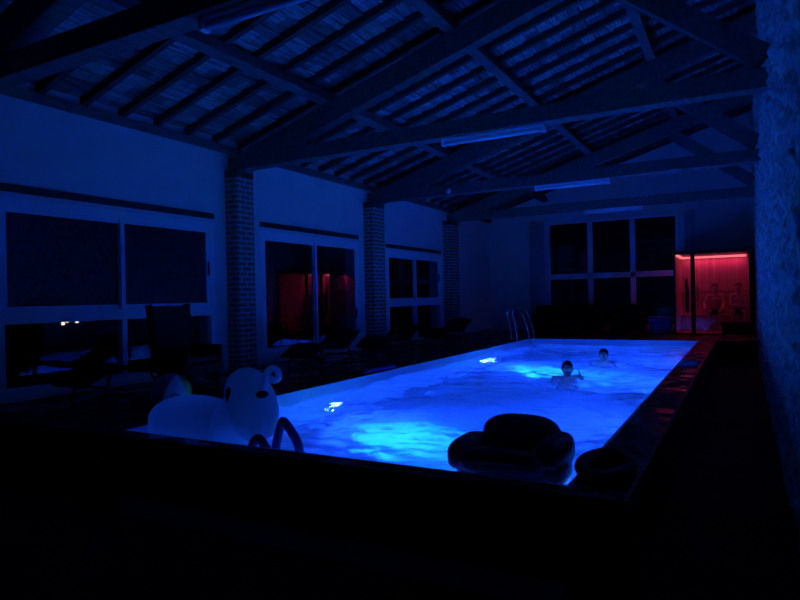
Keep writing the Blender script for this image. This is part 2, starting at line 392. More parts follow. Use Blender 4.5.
# ceiling: stepped terracotta tile courses, with rafters and purlins as its parts
ce = MB(); step = 0.30; x = XL-0.34
while x < XR+0.3:
    x2 = x+step
    ce.poly([(x, zr(x)+0.115), (x2+0.02, zr(x2)+0.095), (x2+0.02, zr(x2)+0.16), (x, zr(x)+0.18)], 'Y', Y0-0.3, Y1+0.3); x = x2
ceil = struct(ce.build('ceiling', tile))
y = Y0+0.555; nrm = Vector((-0.3, 0, 1)).normalized()
while y < Y1:
    p, q = Vector((XL-0.1, y, zr(XL-0.1)+0.055)), Vector((XR+0.1, y, zr(XR+0.1)+0.055))
    MB().bar(p, q, 0.085, 0.11, nrm).build('rafter', raft_wood, ceil); y += 0.575
for px in (-5.56, -3.47, -1.42):
    MB().bar((px, Y0, zr(px)-0.085), (px, Y1, zr(px)-0.085), 0.15, 0.17, nrm, 0.008).build('purlin', beam_wood, ceil)
MB().box((XL, Y0, 4.08), (XL+0.1, Y1, 4.19), 0.006).build('wall_plate', beam_wood, ceil)

# ------------------------------------------------------------------ brick pillars and trusses
for (a, b, lab) in ((7.70, 8.10, 'brick pillar between the nearest window and the tall sliding window'), (12.0, 12.5, 'brick pillar between the tall sliding window and the far left window'), (16.25, 16.8, 'brick pillar beyond the far left window, nearest the back corner')):
    t = thing('brick_pillar', lab, 'pillar', (XL+0.14, (a+b)/2, DECK))
    MB().box((XL-0.0, a, DECK), (XL+0.26, b, 3.68), 0.004).build('shaft', brick, t)
    MB().box((XL-0.0, a+0.0, 3.68), (XL+0.27, b+0.0, 3.80), 0.006).build('capital', raft_wood, t)
TRY = (3.52, 7.9, 12.3, 16.65)
for yt, lab in zip(TRY, ('roof truss overhead nearest the photographer, cut by the top edge', 'roof truss standing on the brick pillar nearest the camera', 'roof truss on the middle brick pillar', 'farthest roof truss in front of the gable wall')):
    t = thing('roof_truss', lab, 'roof truss', (-3.6, yt, 3.8))
    MB().box((XL-0.1, yt-0.11, 3.8), (XR+0.06, yt+0.11, 4.02), 0.012).build('tie_beam', beam_wood, t)
    und = lambda x: zr(x)-0.53
    MB().bar((XL+0.25, yt, und(XL+0.25)+0.17), (XR, yt, und(XR)+0.17), 0.2, 0.33, nrm, 0.012).build('principal_rafter', beam_wood, t)
    MB().bar((XR-0.02, yt, 4.14), (-1.45, yt, 5.46), 0.18, 0.22, (0.65, 0, 0.75), 0.012).build('brace', beam_wood, t)
    for px in (-5.56, -3.47, -1.42):
        MB().box((px-0.13, yt-0.08, zr(px)-0.22), (px-0.075, yt+0.08, zr(px)-0.02)).build('cleat', beam_wood, t)
# fluorescent battens under the ties (off)
for yt, lab in zip(TRY, ('white tube light under the nearest truss, cut by the top edge', 'unlit white tube light under the truss on the nearest brick pillar', 'unlit white tube light under the second tie beam, above the pool middle', 'unlit white tube light farthest away, just above the back window')):
    t = thing('tube_light', lab, 'ceiling light', (-2.9, yt, 3.8), 'tube lights under the tie beams')
    MB().box((-3.62, yt-0.05, 3.765), (-2.18, yt+0.05, 3.8), 0.006).build('housing', tube_white, t)
    MB().tube([(-3.57, yt, 3.735), (-2.23, yt, 3.735)], 0.032, 14).build('diffuser', tube_white, t, True)
    for xx in (-3.6, -2.2): MB().box((xx-0.025, yt-0.045, 3.70), (xx+0.025, yt+0.045, 3.77), 0.008).build('end_cap', white_pvc, t)
t = thing('spot_lamp', 'tiny pale spot lamp fixed to the second tie beam, near the left wall', 'lamp', (-5.44, 12.17, 3.9))
MB().box((-5.47, 12.16, 3.84), (-5.41, 12.19, 3.92), 0.004).build('bracket', white_pvc, t)
MB().cone((-5.44, 12.15, 3.88), (-5.41, 12.06, 3.83), 0.025, 0.045, 14).build('shade', white_pvc, t, True)
cp = [(-1.15+0.11*math.cos(k*0.4)+0.012*k*0.3, 12.24-0.015*k*0.3, 3.775+0.025*math.sin(k*0.4)) for k in range(40)]
tag(MB().tube(cp, 0.008, 6).build('cable', grey_pvc, None, True), 'loop of pale cable hanging under the second tie beam near the stone wall', 'cable')

# ------------------------------------------------------------------ windows
def frame_rect(mb, plane, a, b, z0, z1, wd, d0, d1):
    """rectangular frame: plane 'X' (spans y) or 'Y' (spans x); depth d0..d1"""
    def bx(u0, u1, v0, v1):
        if plane == 'X': mb.box((d0, u0, v0), (d1, u1, v1), 0.004)
        else: mb.box((u0, d0, v0), (u1, d1, v1), 0.004)
    bx(a, b, z1-wd, z1); bx(a, b, z0, z0+wd); bx(a, a+wd, z0+wd, z1-wd); bx(b-wd, b, z0+wd, z1-wd)
def pane(plane, a, b, z0, z1, d, parent, tilt=0.0, name='pane', gm=None):
    m = MB(); cc = (a+b)/2; k = math.tan(tilt)*(b-a)/2
    lo, hi = d-0.005, d+0.005
    prof = [(a, lo-k), (b, lo+k), (b, hi+k), (a, hi-k)]
    if plane == 'X': m.poly([(v, u) for u, v in prof], 'Z', z0, z1)
    else: m.poly(prof, 'Z', z0, z1)
    return m.build(name, gm or glass, parent)
for n, (a, b, z0, z1) in enumerate(WINS):
    t = bpy.data.objects.new('window_%d' % (n+1), None); C.objects.link(t); t.location = (XL, (a+b)/2, z0); struct(t)
    f = MB(); frame_rect(f, 'X', a, b, z0, z1, 0.10, XL-0.10, XL+0.015)
    mid = (a+b)/2 + (0.0 if n != 1 else 0.03); zm = z0 + 0.93
    if n != 1:
        f.box((XL-0.10, a+0.1, zm-0.07), (XL+0.012, b-0.1, zm+0.07), 0.004); f.box((XL-0.10, mid-0.04, z0+0.1), (XL+0.012, mid+0.04, zm-0.07), 0.004)
        f.build('frame', white_pvc, t)
        pane('X', a+0.09, mid-0.03, z0+0.09, zm-0.06, XL-0.06, t); pane('X', mid+0.03, b-0.09, z0+0.09, zm-0.06, XL-0.06, t)
        sz0 = zm+0.07
    else:
        f.build('frame', white_pvc, t); sz0 = z0+0.1
    # two sliding sashes on two tracks
    for k, (u0, u1, d0) in enumerate(((a+0.1, mid+0.03, XL-0.075), (mid-0.03, b-0.1, XL-0.03))):
        s2 = MB(); frame_rect(s2, 'X', u0, u1, sz0, z1-0.1, 0.065, d0, d0+0.035); sa = s2.build('sash', white_pvc, t)
        pane('X', u0+0.06, u1-0.06, sz0+0.06, z1-0.16, d0+0.017, sa, math.radians((0.5, 1.9)[k] if n == 1 else (0.0, 0.4)[k]), 'pane', coated_glass if n == 1 else glass)
        hy = u0+0.03 if k == 0 else u1-0.03
        MB().box((d0+0.035, hy-0.014, sz0+0.5), (d0+0.06, hy+0.014, sz0+0.72), 0.006).build('handle', black_metal if k else white_pvc, sa)
    MB().box((XL-0.02, a-0.02, z1+0.06), (XL+0.03, b+0.0, z1+0.15), 0.004).build('lintel', dark_slot, t)
a, b, z0, z1 = BW
t = bpy.data.objects.new('window_4', None); C.objects.link(t); t.location = ((a+b)/2, Y1, z0); struct(t)
f = MB(); frame_rect(f, 'Y', a, b, z0, z1, 0.06, Y1-0.02, Y1+0.08)
xs = [a, -4.18, -2.92, b]
for xm in xs[1:3]: f.box((xm-0.075, Y1-0.03, z0+0.06), (xm+0.075, Y1+0.08, z1-0.06), 0.004)
f.box((a+0.06, Y1-0.03, 2.1), (b-0.06, Y1+0.08, 2.27), 0.004)
f.build('frame', white_pvc, t)
for u0, u1 in zip(xs, xs[1:]):
    for v0, v1 in ((z0+0.05, 2.11), (2.26, z1-0.05)): pane('Y', u0+0.05, u1-0.05, v0, v1, Y1+0.04, t)
for (x0, x1, nm) in ((-6.1, -5.62, 'trim_1'), (-1.48, -1.2, 'trim_2')):
    struct(MB().box((x0, Y1-0.07, DECK), (x1, Y1, 4.0), 0.006).build(nm, grey_pvc))

# ------------------------------------------------------------------ raised pool
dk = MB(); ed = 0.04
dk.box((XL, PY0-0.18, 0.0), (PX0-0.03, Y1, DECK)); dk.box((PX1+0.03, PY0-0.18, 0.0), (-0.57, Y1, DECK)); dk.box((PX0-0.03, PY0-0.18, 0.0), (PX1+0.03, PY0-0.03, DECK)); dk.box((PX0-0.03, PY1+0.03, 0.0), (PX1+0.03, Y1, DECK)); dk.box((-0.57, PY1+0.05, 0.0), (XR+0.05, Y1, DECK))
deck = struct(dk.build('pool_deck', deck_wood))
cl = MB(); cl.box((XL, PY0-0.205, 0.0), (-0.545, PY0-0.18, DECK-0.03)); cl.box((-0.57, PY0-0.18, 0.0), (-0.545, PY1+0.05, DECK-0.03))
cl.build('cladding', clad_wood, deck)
MB().box((-0.585, PY0-0.18, DECK), (-0.565, PY1+0.04, DECK+0.006)).build('edge_trim', alu, deck)
ba = MB(); zb_ = -1.1; th = 0.04
ba.box((PX0-th, PY0-th, zb_-0.1), (PX1+th, PY1+th, zb_))
for lo, hi in (((PX0-0.03, PY0-0.03), (PX0, PY1+0.03)), ((PX1, PY0-0.03), (PX1+0.03, PY1+0.03)), ((PX0, PY0-0.03), (PX1, PY0)), ((PX0, PY1), (PX1, PY1+0.03))):
    ba.box((*lo, zb_), (*hi, DECK-0.004))
struct(ba.build('pool_basin', liner))
# water with real ripples
WZ = 0.36; bm = bmesh.new(); gx, gy = 100, 300
def ripple(x, y):
    p = Vector((x*1.5, y*2.4, 0.7))
    return 0.036*noise.noise(p) + 0.032*noise.noise(p*2.3) + 0.008*noise.noise(p*5.1) + 0.006*math.sin(y*5.2+1.3*math.sin(x*1.7)+x*0.8)
g = [[bm.verts.new((PX0+0.004+(PX1-PX0-0.008)*i/gx, PY0+0.004+(PY1-PY0-0.008)*k/gy, WZ+ripple(PX0+(PX1-PX0)*i/gx, PY0+(PY1-PY0)*k/gy))) for k in range(gy+1)] for i in range(gx+1)]
for i in range(gx):
    for k in range(gy): bm.faces.new((g[i][k], g[i+1][k], g[i+1][k+1], g[i][k+1]))
me = bpy.data.meshes.new('pool_water'); bm.to_mesh(me); bm.free()
for p in me.polygons: p.use_smooth = True
me.materials.append(water); wo = bpy.data.objects.new('pool_water', me); C.objects.link(wo)
tag(wo, 'rippled blue-lit water filling the raised pool', 'water', None, 'stuff')
def pool_lamp(x, y, d, lab):
    t = thing('pool_lamp', lab, 'lamp', (x, y, LAMP_Z), 'underwater lamps')
    MB().tube([(x, y, LAMP_Z), (x+0.03*d, y, LAMP_Z)], 0.14, 24).build('rim', steel, t, True)
    MB().tube([(x+0.03*d, y, LAMP_Z), (x+0.045*d, y, LAMP_Z)], [0.11, 0.08], 24).build('lens', lens, t, True)
pool_lamp(PX0, LEFT_LAMPS[0][1], 1, 'glowing underwater lamp in the left pool wall, nearer the camera')
pool_lamp(PX0, LEFT_LAMPS[1][1], 1, 'glowing underwater lamp in the left pool wall, towards the far end')
for q, (x, y) in enumerate(ADDED_RIGHT_LAMPS): pool_lamp(x-0.01, y, -1, 'added underwater lamp, unseen below the right rim of the pool, %s' % ('by the near corner', 'nearer the camera half', 'level with the swimmers', 'by the far corner')[q])
# ladder
t = thing('pool_ladder', 'steel pool ladder with two curved handrails at the far left corner', 'ladder', (PX0, 15.3, DECK))
for yy in (15.1, 15.52):
    pts = bez([(-5.12, yy, DECK), (-5.18, yy, 0.9), (-5.24, yy, 1.14), (-5.16, yy, 1.27), (-4.98, yy, 1.28), (-4.84, yy, 1.15), (-4.72, yy, 0.8), (-4.66, yy, 0.45), (-4.65, yy, 0.1), (-4.65, yy, -0.6)], 6)
    r = MB().tube(pts, 0.021, 12).build('handrail', steel, t, True)
    MB().lathe((-5.12, yy, DECK), [(0.05, 0), (0.05, 0.012), (0.03, 0.03)], 18).build('base_flange', steel, r, True)
for zz in (0.22, -0.06, -0.34): MB().box((-4.70, 15.1, zz-0.015), (-4.60, 15.52, zz+0.015), 0.006).build('rung', steel, t)

# ------------------------------------------------------------------ sauna
SX0, SX1, SY0, SY1, SZ1 = -1.62, 0.17, 18.0, 19.9, 2.70
t = thing('sauna_cabin', 'glass-fronted sauna glowing red in the far right corner', 'sauna', ((SX0+SX1)/2, SY0, DECK))
MB().box((SX0, SY0+0.05, DECK), (SX0+0.05, SY1, SZ1)).build('side_wall', sauna_wood, t)
MB().box((SX1-0.05, SY0+0.05, DECK), (SX1, SY1, SZ1)).build('side_wall', sauna_wood, t)
MB().box((SX0+0.05, SY1-0.05, DECK), (SX1-0.05, SY1, SZ1)).build('back_wall', sauna_wood, t)
MB().box((SX0, SY0, SZ1-0.06), (SX1, SY1, SZ1)).build('roof', black_metal, t)
MB().box((SX0+0.05, SY0+0.05, DECK), (SX1-0.05, SY1-0.05, DECK+0.02)).build('sauna_floor', bench_wood, t)
f = MB(); frame_rect(f, 'Y', SX0, SX1, DECK, SZ1-0.06, 0.035, SY0, SY0+0.06); f.box((-1.205, SY0, DECK+0.03), (-1.105, SY0+0.06, SZ1-0.09))
f.build('front_frame', black_metal, t)
MB().box((SX0+0.03, SY0+0.025, DECK+0.03), (-1.20, SY0+0.033, SZ1-0.09)).build('glass_panel', sauna_glass, t)
dr = MB().box((-1.11, SY0+0.025, DECK+0.03), (SX1-0.03, SY0+0.033, SZ1-0.09)).build('glass_door', sauna_glass, t)
MB().box((-1.06, SY0-0.03, 1.35), (-1.03, SY0+0.02, 1.75), 0.006).build('door_handle', beam_wood, dr)
MB().box((SX0+0.05, 19.25, 0.93), (SX1-0.05, SY1-0.05, 0.97)).build('bench_top', bench_wood, t)
MB().box((SX0+0.05, 19.28, DECK+0.02), (SX1-0.05, 19.31, 0.93)).build('bench_front', sauna_wood, t)
for zz in (1.30, 1.48, 1.66): MB().box((SX0+0.06, SY1-0.09, zz-0.035), (SX1-0.06, SY1-0.06, zz+0.035), 0.004).build('backrest_rail', backrest_wood, t)
MB().box((SX0+0.09, SY1-0.10, SZ1-0.13), (SX1-0.09, SY1-0.06, SZ1-0.08)).build('led_strip', led, t)
MB().box((SX0+0.06, SY0+0.12, SZ1-0.13), (SX0+0.10, SY1-0.10, SZ1-0.08)).build('led_strip', led, t)
t = thing('hanging_robe', 'dark blue robe hanging inside the narrow glass panel of the sauna', 'robe', (-1.31, 18.12, 1.95))
rb = MB()
rb.tube(bez([(-1.31, 18.12, 1.93), (-1.32, 18.12, 1.8), (-1.30, 18.12, 1.6), (-1.31, 18.12, 1.3), (-1.30, 18.12, 1.08)], 6), [0.05+0.05*min(1, i/8) for i in range(25)], 12, flat=0.45)
rb.build('cloth', navy_cloth, t, True)
MB().tube([(-1.31, 18.06, 1.97), (-1.31, 18.12, 1.95)], 0.015, 8).build('loop', navy_cloth, t)
t = thing('storage_bench', 'low dark bench standing in front of the sauna glass', 'bench', (-0.2, 17.55, DECK))
MB().box((-0.52, 17.36, DECK+0.30), (0.14, 17.74, DECK+0.345), 0.006).build('seat', clad_wood, t)
for xx in (-0.49, 0.07):
    for yy in (17.39, 17.67): MB().box((xx, yy, DECK), (xx+0.05, yy+0.05, DECK+0.30)).build('leg', clad_wood, t)
MB().box((-0.44, 17.40, DECK+0.06), (0.07, 17.42, DECK+0.29)).build('front_panel', clad_wood, t)

# ------------------------------------------------------------------ people
def person(name, label, J, face, group=None, voxel=0.011, hair='short'):
    """J: joint dict in world coordinates; face: horizontal look direction. One continuous remeshed body."""
    t = thing(name, label, 'person', J['pelvis'])
    b = MB(); V = lambda k: Vector(J[k])
    f = Vector(face).normalized(); side = f.cross(Vector((0, 0, 1))).normalized()   # the person's right
    up = (V('neck') - V('pelvis')).normalized()
    head = V('head')
    # trunk
    for a, c, r1, r2 in (('pelvis', 'chest', 0.125, 0.145),):
        p, q = V(a), V(c)
        for i in range(7):
            u = i/6; m = p.lerp(q, u); wd = (0.165, 0.15, 0.135, 0.135, 0.15, 0.165, 0.17)[i]
            ax = side; fw = up.cross(ax).normalized()
            rot = Matrix((ax, fw, up)).transposed(); b.ell(m, (wd, 0.105, 0.10), rot)
    b.cone(V('shr'), V('shl'), 0.06, 0.06); b.ell(V('shr'), 0.062); b.ell(V('shl'), 0.062)
    b.cone(V('chest'), V('neck'), 0.12, 0.055); b.cone(V('neck')-up*0.03, head-Vector((0, 0, 0.06)), 0.066, 0.06)
    for s in 'rl':
        b.cone(V('sh'+s), V('el'+s), 0.052, 0.040); b.ell(V('el'+s), 0.041); b.cone(V('el'+s), V('wr'+s), 0.040, 0.027)
        b.cone(V('hip'+s), V('kn'+s), 0.085, 0.055); b.ell(V('hip'+s), 0.088); b.ell(V('kn'+s), 0.056)
        b.cone(V('kn'+s), V('an'+s), 0.055, 0.036); b.ell(V('kn'+s).lerp(V('an'+s), 0.3), 0.056)
        b.ell(V('an'+s), 0.037); fd = Vector(J.get('toe'+s, V('an'+s)+f*0.17-Vector((0, 0, 0.05))))
        b.cone(V('an'+s)-(fd-V('an'+s))*0.25, fd, 0.036, 0.026); b.ell(fd, (0.034, 0.034, 0.022))
        # hand: palm, four fingers of different lengths with two bends, thumb from the side
        hd = Vector(J['hd'+s]).normalized(); pn = Vector(J['pn'+s]).normalized()
        ac = hd.cross(pn).normalized(); pn = ac.cross(hd)
        wr = V('wr'+s); sg = 1 if s == 'r' else -1
        b.ell(wr+hd*0.05, (0.042, 0.016, 0.055), Matrix((ac, pn, hd)).transposed())
        for k, (off, L) in enumerate(((-0.030, 0.070), (-0.010, 0.080), (0.010, 0.075), (0.029, 0.058))):
            p0 = wr+hd*0.085+ac*off*sg; p1 = p0+hd*L*0.45+pn*0.004+ac*off*0.2*sg; p2 = p1+(hd+pn*0.5).normalized()*L*0.32; p3 = p2+(hd+pn*1.2).normalized()*L*0.27
            b.tube([p0, p1, p2, p3], [0.0095, 0.009, 0.0085, 0.0075], 8)
        q0 = wr+hd*0.025-ac*0.032*sg; q1 = q0+(hd*0.6-ac*0.8*sg).normalized()*0.035; q2 = q1+(hd-ac*0.25*sg+pn*0.3).normalized()*0.035
        b.tube([q0, q1, q2], [0.013, 0.011, 0.009], 8)
    b.cone(V('hipr'), V('hipl'), 0.095, 0.095)
    # head with face
    hm = Matrix((side, f, Vector((0, 0, 1)))).transposed()
    L = lambda x, y, z: head + hm @ Vector((x, y, z))
    b.ell(L(0, 0, 0.025), (0.076, 0.095, 0.098), hm); b.ell(L(0, 0.022, -0.045), (0.058, 0.068, 0.075), hm)
    b.cone(L(0, 0.088, 0.012), L(0, 0.108, -0.024), 0.010, 0.017); b.ell(L(0, 0.082, -0.062), (0.026, 0.012, 0.008), hm); b.ell(L(0, 0.078, -0.098), (0.026, 0.018, 0.018), hm)
    for q in (-1, 1):
        b.ell(L(q*0.078, -0.005, -0.012), (0.010, 0.020, 0.032), hm); b.ell(L(q*0.033, 0.082, 0.028), (0.024, 0.012, 0.008), hm)
    o = b.build('body', skin_m, t, True)
    r = o.modifiers.new('Remesh', 'REMESH'); r.mode = 'VOXEL'; r.voxel_size = voxel; r.use_smooth_shade = True
    sm = o.modifiers.new('Smooth', 'SMOOTH'); sm.factor = 0.5; sm.iterations = 3
    for q in (-1, 1): MB().ell(L(q*0.033, 0.083, 0.008), 0.013, None, 12, 8).build('eye', vinyl_white, t, True)
    h = MB(); h.ell(L(0, -0.016, 0.045), (0.086, 0.100, 0.094), hm, 24, 16); h.ell(L(0, -0.045, -0.01), (0.078, 0.068, 0.085), hm)
    h.ell(L(0, 0.03, 0.085), (0.062, 0.055, 0.038), hm)
    if hair == 'bun': h.ell(L(0.0, -0.03, 0.155), (0.045, 0.045, 0.04), hm)
    h.build('hair', hair_m, t, True)
    return t, L, hm
def swimmer(x, y, zhead, face, hand_up):
    f = Vector(face).normalized(); s = f.cross(Vector((0, 0, 1))).normalized(); O = Vector((x, y, zhead))
    P = lambda r, fw, z: O + s*r + f*fw + Vector((0, 0, z))
    J = dict(head=P(0, 0, 0), neck=P(0, -0.02, -0.16), chest=P(0, -0.05, -0.32), pelvis=P(0, -0.18, -0.75),
             shr=P(0.17, -0.03, -0.215), shl=P(-0.17, -0.03, -0.215), hipr=P(0.085, -0.18, -0.78), hipl=P(-0.085, -0.18, -0.78),
             knr=P(0.12, 0.12, -1.06), knl=P(-0.13, 0.06, -1.08), anr=P(0.10, -0.16, -1.34), anl=P(-0.10, -0.24, -1.33),
             toer=P(0.10, -0.10, -1.40), toel=P(-0.10, -0.12, -1.40),
             elr=P(0.24, 0.02, -0.48), wrr=P(0.22, 0.22, -0.54), hdr=s*0.3+f, pnr=(0, 0, -1))
    if hand_up: J.update(ell=P(-0.26, 0.16, -0.34), wrl=P(-0.19, 0.18, -0.11), hdl=Vector((0, 0, 1))+s*0.15, pnl=s)
    else: J.update(ell=P(-0.24, 0.02, -0.48), wrl=P(-0.22, 0.22, -0.54), hdl=-s*0.3+f, pnl=(0, 0, -1))
    return J
t, L, hm = person('person', 'dark-haired swimmer with pale goggles and a raised hand, nearer in the pool', swimmer(-2.42, 9.75, 0.455, (0.24, -0.97, 0), True), (0.24, -0.97, 0))
g = MB()
for q in (-1, 1): g.ell(L(q*0.034, 0.096, 0.008), (0.032, 0.016, 0.022), hm)
g.cone(L(-0.01, 0.105, 0.008), L(0.01, 0.105, 0.008), 0.006, 0.006)
gg = g.build('goggles', lime, t, True)
MB().tube([L(0.094*math.cos(u), 0.108*math.sin(u)-0.01, 0.012-0.028*math.sin(u)*0.6) for u in [2*PI*k/32 for k in range(32)]], 0.008, 8, True).build('strap', lime, gg, True)
person('person', 'dark-haired swimmer farther away near the end wall of the pool', swimmer(-2.33, 12.15, 0.45, (0.15, -1, 0), False), (0.15, -1, 0))
def sitter(x, y, zs, crossed, lean=0.0):
    P = lambda a, b, c: Vector((x+a, y+b, zs+c))
    J = dict(pelvis=P(0, 0, 0.11), chest=P(lean*0.6, -0.02, 0.40), neck=P(lean, -0.03, 0.57), head=P(lean*1.1, -0.06, 0.74),
             shr=P(-0.17+lean*0.9, -0.03, 0.52), shl=P(0.17+lean*0.9, -0.03, 0.52), hipr=P(-0.09, -0.03, 0.09), hipl=P(0.09, -0.03, 0.09),
             knr=P(-0.15, -0.45, 0.09), knl=P(0.15, -0.45, 0.09), anr=P(-0.14, -0.40, -0.36), anl=P(0.14, -0.40, -0.36), toer=P(-0.15, -0.57, -0.41), toel=P(0.15, -0.57, -0.41))
    if crossed: J.update(elr=P(-0.20, -0.17, 0.26), ell=P(0.19, -0.17, 0.26), wrr=P(-0.04, -0.24, 0.27), wrl=P(0.06, -0.26, 0.24), hdr=(1, -0.1, 0.1), hdl=(-1, -0.1, 0.0), pnr=(0, 1, 0), pnl=(0, 1, 0))
    else: J.update(elr=P(-0.27, -0.12, 0.30), ell=P(0.22, -0.16, 0.28), wrr=P(-0.24, -0.34, 0.20), wrl=P(0.20, -0.37, 0.20), hdr=(0.2, -1, -0.15), hdl=(-0.2, -1, -0.15), pnr=(0, 0, -1), pnl=(0, 0, -1))
    return J
J1 = sitter(-0.70, 19.52, 0.97, False, 0.0)
t, L, hm = person('person', 'person sitting on the sauna bench in the middle, hands on knees', J1, (-0.1, -1, 0))
def trunks(J, t, m):
    b = MB(); V = lambda k: Vector(J[k])
    b.ell(V('pelvis')-Vector((0, 0, 0.01)), (0.185, 0.125, 0.085))
    for s in 'rl': b.cone(V('hip'+s), V('hip'+s).lerp(V('kn'+s), 0.72), 0.105, 0.092, 16)
    b.build('swim_trunks', m, t, True)
trunks(J1, t, black_cloth)
J2 = sitter(-0.12, 19.50, 0.97, True)
t, L, hm = person('person', 'person with folded arms and navy trunks at the right end of the sauna', J2, (0, -1, 0))
trunks(J2, t, navy_cloth)

# ------------------------------------------------------------------ inflatables and toys
# big white animal float, near left corner
FX, FY = -4.37, 4.03
t = thing('animal_float', 'big white inflatable animal pool float with a rounded head, near left corner', 'pool float', (FX, FY, 0.36))
MB().ell((FX, FY, 0.53), (0.455, 0.29, 0.25), None, 32, 20, 0.85).build('body', vinyl_white, t, True)
MB().tube(bez([(-4.02, 4.05, 0.40), (-3.90, 4.02, 0.56), (-3.76, 4.0, 0.72), (-3.68, 3.98, 0.82)], 8), [0.21-0.003*i for i in range(25)], 24).build('neck', vinyl_white, t, True)
hm_ = Matrix.Rotation(math.radians(-22), 3, 'Y')
hd_ = MB().ell((-3.585, 3.93, 0.765), (0.215, 0.19, 0.315), hm_, 28, 20, 0.92).build('head', vinyl_white, t, True)
MB().ell((-3.675, 3.765, 0.868), (0.028, 0.03, 0.06), Matrix.Rotation(math.radians(10), 3, 'Y')).build('eye', vinyl_black, hd_, True)
MB().ell((-3.35, 3.80, 0.88), (0.052, 0.05, 0.032)).build('nostril_patch', vinyl_black, hd_, True)
cu = bez([(-3.425, 3.90, 0.86), (-3.41, 3.90, 0.95), (-3.39, 3.90, 1.03), (-3.33, 3.90, 1.08), (-3.275, 3.90, 1.065), (-3.265, 3.90, 1.01), (-3.31, 3.90, 0.98), (-3.35, 3.90, 1.0)], 6)
MB().tube(cu, 0.027, 12).build('curled_horn', vinyl_white, hd_, True)
MB().ell((-4.60, 4.03, 0.765), (0.05, 0.04, 0.03)).build('valve', vinyl_white, t, True)
# bent foam noodles next to it
arch = bez([(-3.33, 3.93, 0.24), (-3.335, 3.93, 0.42), (-3.30, 3.93, 0.56), (-3.265, 3.93, 0.645), (-3.235, 3.93, 0.64), (-3.17, 3.935, 0.565), (-3.115, 3.94, 0.47), (-3.12, 3.96, 0.36), (-3.15, 3.97, 0.24)], 8)
tag(MB().tube(arch, 0.036, 14).build('foam_noodle', foam_navy, None, True), 'dark blue foam noodle bent into an arch above the water', 'pool noodle')
arch = bez([(-3.46, 3.76, 0.26), (-3.44, 3.76, 0.44), (-3.39, 3.76, 0.53), (-3.33, 3.76, 0.52), (-3.27, 3.76, 0.42), (-3.26, 3.77, 0.26)], 8)
tag(MB().tube(arch, 0.036, 14).build('foam_noodle', foam_navy, None, True), 'short dark noodle curled under the muzzle of the white float', 'pool noodle')
tag(MB().tube(bez([(-4.95, 7.85, DECK+0.03), (-4.93, 8.3, DECK+0.03), (-4.91, 8.7, DECK+0.03)], 8), 0.03, 14).build('foam_noodle', foam_blue, None, True), 'bright blue noodle lying straight along the left pool edge', 'pool noodle')
# dark inflatable armchair floating at the near edge
t = thing('armchair_float', 'dark inflatable armchair floating at the near edge of the pool', 'pool float', (-1.40, 4.12, 0.36))
AX, AY = -1.40, 4.08
def cushion(c, r, name, rz=0.0, pw=0.75, m=vinyl_dark, par=None):
    return MB().ell(c, r, Matrix.Rotation(rz, 3, 'Z'), 28, 18, pw).build(name, m, par or t, True)
cushion((AX+0.01, AY, 0.46), (0.38, 0.32, 0.14), 'base')
cushion((AX+0.0, AY+0.22, 0.60), (0.285, 0.12, 0.175), 'backrest', 0.0, 0.7)
cushion((AX-0.29, AY+0.0, 0.545), (0.12, 0.28, 0.10), 'armrest', 0.05, 0.6)
cushion((AX+0.275, AY+0.06, 0.565), (0.10, 0.28, 0.125), 'armrest', -0.05)
cushion((AX+0.0, AY-0.22, 0.53), (0.30, 0.10, 0.10), 'seat_bolster')
MB().tube(bez([(AX-0.36, AY-0.24, 0.545), (AX, AY-0.325, 0.555), (AX+0.36, AY-0.24, 0.545)], 10), 0.008, 8).build('seam', plain('shiny_seam', (0.08, 0.08, 0.1), 0.15), t, True)
MB().tube(bez([(AX+0.16, AY+0.17, 0.56), (AX+0.215, AY+0.13, 0.64), (AX+0.21, AY+0.125, 0.70)], 10), 0.007, 8).build('seam', plain('pale_seam', (0.12, 0.12, 0.15), 0.15), t, True)
# swim ring on the near right corner
t = thing('swim_ring', 'black swim ring lying on the near right corner of the pool edge', 'pool float', (-0.80, 4.15, DECK))
MB().tube([(-0.785+0.145*math.cos(u), 4.10+0.30*math.sin(u), DECK+0.038) for u in [2*PI*k/40 for k in range(40)]], 0.038, 18, True).build('ring', vinyl_black, t, True)
MB().lathe((-0.64, 4.10, DECK+0.072), [(0.018, 0), (0.018, 0.012), (0.01, 0.018)], 14).build('valve', vinyl_dark, t, True)
# beach ball on the left deck: panels as meridian wedges
bc = Vector((-5.14, 4.46, DECK+0.20)); br = 0.20
t = thing('beach_ball', 'striped beach ball with a green panel behind the white float', 'ball', bc - Vector((0, 0, br)))
for k in range(6):
    bm = bmesh.new(); cols = []
    for i in range(9):
        th_ = 2*PI*(k+i/8)/6
        cols.append([bm.verts.new(bc + br*Vector((math.sin(PI*j/16)*math.cos(th_)*0.9 + math.cos(PI*j/16)*0.35, math.sin(PI*j/16)*math.sin(th_), math.cos(PI*j/16)*0.93)).normalized()) for j in range(17)])
    for i in range(8):
        for j in range(16):
            q = [cols[i][j], cols[i+1][j], cols[i+1][j+1], cols[i][j+1]]
            try: bm.faces.new(q)
            except ValueError: pass
    bmesh.ops.remove_doubles(bm, verts=bm.verts, dist=1e-5)
    m2 = MB(); m2.bm.free(); m2.bm = bm; m2.build('panel', ball_cols[k], t, True)
# folded towel on the right edge
t = thing('folded_towel', 'small folded blue towel on the right edge of the pool', 'towel', (-0.76, 10.5, DECK))
for k in range(3): MB().box((-0.88+0.008*k, 10.2+0.015*k, DECK+0.016*k), (-0.62-0.006*k, 10.75-0.02*k, DECK+0.016*(k+1)), 0.006).build('fold', towel_m, t)

